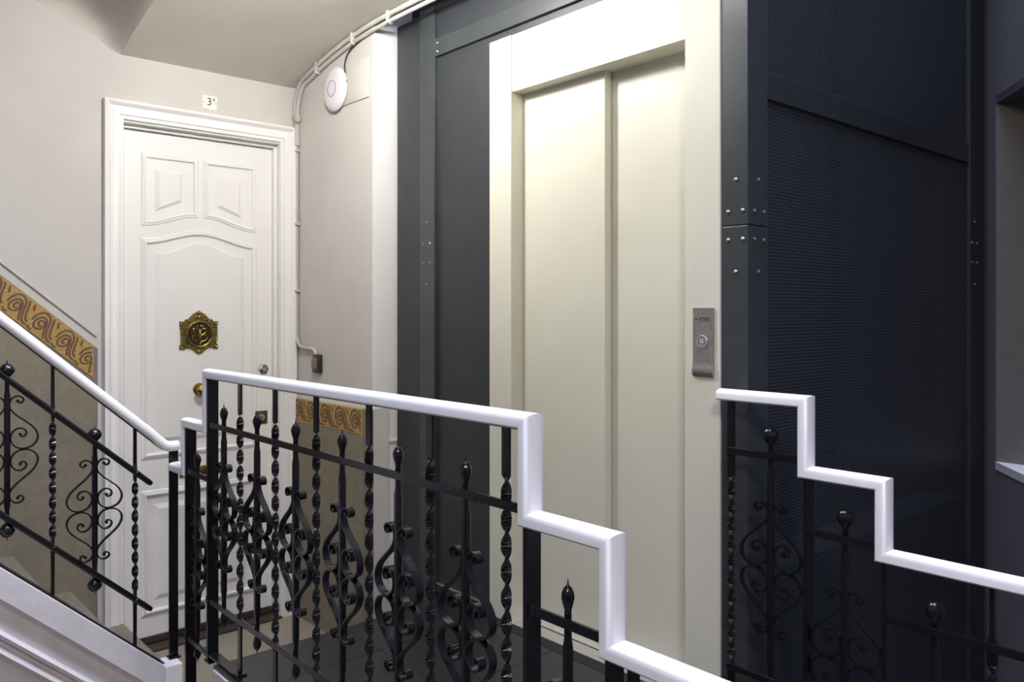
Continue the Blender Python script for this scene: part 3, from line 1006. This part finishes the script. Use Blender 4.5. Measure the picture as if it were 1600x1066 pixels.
obj('keyhole', box(B(), 1.7835, 1.7885, YQ - 0.0118, YQ - 0.010, 0.629, 0.642), M_seam, lk)
ls = obj('letter_slot', box(B(), 1.378, 1.603, YQ - 0.008, YQ, 0.385, 0.430, 0.003), M_brass, dr, smooth=True)
obj('slot_flap', box(B(), 1.393, 1.588, YQ - 0.012, YQ - 0.008, 0.392, 0.422, 0.002), M_brass, ls, smooth=True)

# number plate
npz = empty('number_plate', (1.498, YD, 2.14), 'small ivory plate numbered 3ª above the white door', 'number plate')
bm = frustum(B(), [(1.462, 2.140), (1.535, 2.140), (1.535, 2.209), (1.462, 2.209)], 'y', YD, YD - 0.006, 0.004)
obj('plate', bm, M_plate, npz)
obj('painted_number', text_mesh('3', 0.052, M_print, 0.0003), None, npz, (1.495, YD - 0.0064, 2.176), rot=(PI / 2, 0, 0))
obj('painted_letter', text_mesh('ª', 0.046, M_print, 0.0003), None, npz, (1.517, YD - 0.0064, 2.178), rot=(PI / 2, 0, 0))
for x in (1.470, 1.527):
    obj('screw', lathe(B(), [(0.0028, 0), (0.0022, 0.0015), (0.0004, 0.0018)], 8, RY), M_bronze, npz, (x, YD - 0.006, 2.174), smooth=True)

# ================================================================== THINGS ON THE SHORT WALL
XW = XS
bm = box(B(), XW - 0.007, XW, 3.170, 3.42, 2.140, 2.318, 0.002)
tag(obj('access_hatch', bm, M_wall, smooth=True), 'flush painted access hatch on the wall behind the round white device', 'hatch')
ap = empty('wireless_access_point', (XW - 0.007, 3.442, 2.226), 'round white wireless access point high on the short wall', 'access point')
RXm = Matrix.Translation((XW - 0.007, 3.442, 2.226)) @ RX
obj('housing', lathe(B(), [(0.094, 0), (0.103, 0.006), (0.104, 0.012), (0.098, 0.020), (0.080, 0.027), (0.045, 0.031), (0.002, 0.032)], 40, RXm), M_plastic, ap, smooth=True)
bm = B()
sweep(bm, [(XW - 0.0365, 3.442 + 0.037 * math.cos(2 * PI * i / 32), 2.226 + 0.037 * math.sin(2 * PI * i / 32)) for i in range(32)],
      [(-.0013, -0.004), (.0013, -0.004), (.0013, .0024), (-.0013, .0024)], (-1, 0, 0), True)
obj('status_ring', bm, M_ring, ap)
cab = catmull([(XW - 0.016, 3.340, 2.240), (XW - 0.012, 3.362, 2.290), (XW - 0.010, 3.366, 2.335), (XW - 0.010, 3.335, 2.375), (XW - 0.010, 3.26, 2.402), (XW - 0.012, 3.17, 2.415), (XW - 0.02, 3.05, 2.432), (XW - 0.02, 2.9, 2.436), (XW - 0.02, 2.5, 2.436), (XW - 0.02, 1.33, 2.436)], 5)
tag(obj('network_cable', tube(B(), cab, 0.0033, 7), M_cable, smooth=True), 'thin dark green cable curving down to the round access point', 'cable')


def vz(y):
    return vault(y)


def conduit_path(dz, dx, yend):
    p = []
    for y in (1.32, 1.8, 2.2, 2.5, 2.8, 3.0, 3.15, 3.3, 3.45, 3.58, 3.70, 3.78):
        p.append((XW - dx, y, vz(y) - dz))
    return p


CP1 = conduit_path(0.016, 0.016, 0) + [(XW - 0.014, 3.83, 2.30), (XW - 0.013, 3.862, 2.245), (XW - 0.013, 3.866, 2.19), (XW - 0.013, 3.852, 2.13), (XW - 0.013, 3.846, 2.06)]
c1 = obj('conduit', tube(B(), catmull(CP1, 4), 0.0115, 10), M_conduit, smooth=True)
tag(c1, 'thick painted conduit following the ceiling curve, upper of the pair', 'conduit')
CP2 = conduit_path(0.043, 0.012, 0) + [(XW - 0.013, 3.815, 2.262), (XW - 0.013, 3.835, 2.215), (XW - 0.013, 3.838, 2.165)]
c2 = obj('conduit', tube(B(), catmull(CP2, 4), 0.0105, 10), M_conduit, smooth=True)
tag(c2, 'painted conduit under the first one, ending at the knobby joint', 'conduit')
for y in (1.6, 2.2, 2.98, 3.28, 3.62):
    for c_, dz in ((c1, 0.016), (c2, 0.043)):
        boxo('clip', XW - 0.031, XW, y - 0.006, y + 0.006, vz(y) - dz - 0.0145, vz(y) - dz + 0.0145, M_conduit, c_, 0.002)
bm = B()
bmesh.ops.create_icosphere(bm, subdivisions=2, radius=0.024, matrix=Matrix.Translation((XW - 0.018, 3.828, 2.158)) @ Matrix.Diagonal((0.8, 0.8, 1.1, 1)))
tag(obj('conduit_joint', bm, M_conduit, smooth=True), 'knobby plaster-covered conduit joint in the wall corner', 'joint')
CP3 = [(XW - 0.012, 3.846, 2.06), (XW - 0.012, 3.847, 1.9), (XW - 0.012, 3.847, 1.5), (XW - 0.012, 3.848, 1.10), (XW - 0.012, 3.842, 1.035), (XW - 0.012, 3.815, 1.002), (XW - 0.012, 3.77, 0.992), (XW - 0.012, 3.70, 0.990), (XW - 0.012, 3.66, 0.984), (XW - 0.012, 3.645, 0.962)]
c3 = obj('conduit', tube(B(), [(XW - 0.012, 3.846, 2.14), (XW - 0.012, 3.846, 2.02)], 0.0135, 10), M_conduit, smooth=True)
tag(c3, 'thick sleeve at the top of the thin conduit beside the door casing', 'conduit')
c4 = obj('conduit', tube(B(), catmull(CP3, 5), 0.0085, 10), M_conduit, smooth=True)
tag(c4, 'thin painted conduit running down beside the door casing to the bell', 'conduit')
for z in (1.995, 1.62, 1.28):
    boxo('clip', XW - 0.024, XW, 3.828, 3.866, z - 0.006, z + 0.006, M_conduit, c4, 0.002)
bl_ = empty('door_bell', (XW, 3.635, 0.87), 'dark brown bell push on the wall right of the door', 'door bell')
obj('base', box(B(), XW - 0.018, XW, 3.598, 3.672, 0.872, 0.963, 0.004), M_bell, bl_, smooth=True)
obj('button', box(B(), XW - 0.028, XW - 0.018, 3.614, 3.664, 0.892, 0.945, 0.005), M_bellb, bl_, smooth=True)

# ================================================================== LANDING LAMPS (just above the picture)
def globe_lamp(x, y, z, r, m_, label):
    lm = empty('ceiling_lamp', (x, y, 2.474), label, 'lamp')
    obj('base', lathe(B(), [(0.055, 2.4735 - z), (0.055, 2.458 - z), (0.03, 2.45 - z), (0.03, r * 0.9)], 24, Matrix.Translation((x, y, z))), M_lampbody, lm, smooth=True)
    bm = B()
    bmesh.ops.create_icosphere(bm, subdivisions=3, radius=r, matrix=Matrix.Translation((x, y, z)))
    obj('globe', bm, m_, lm, smooth=True)


globe_lamp(1.27, 2.45, 2.380, 0.088, M_glow, 'large opal globe lamp under the landing ceiling, nearer the white door')
globe_lamp(1.45, 1.72, 2.385, 0.075, M_glow2, 'small opal globe lamp under the landing ceiling, nearer the lift')
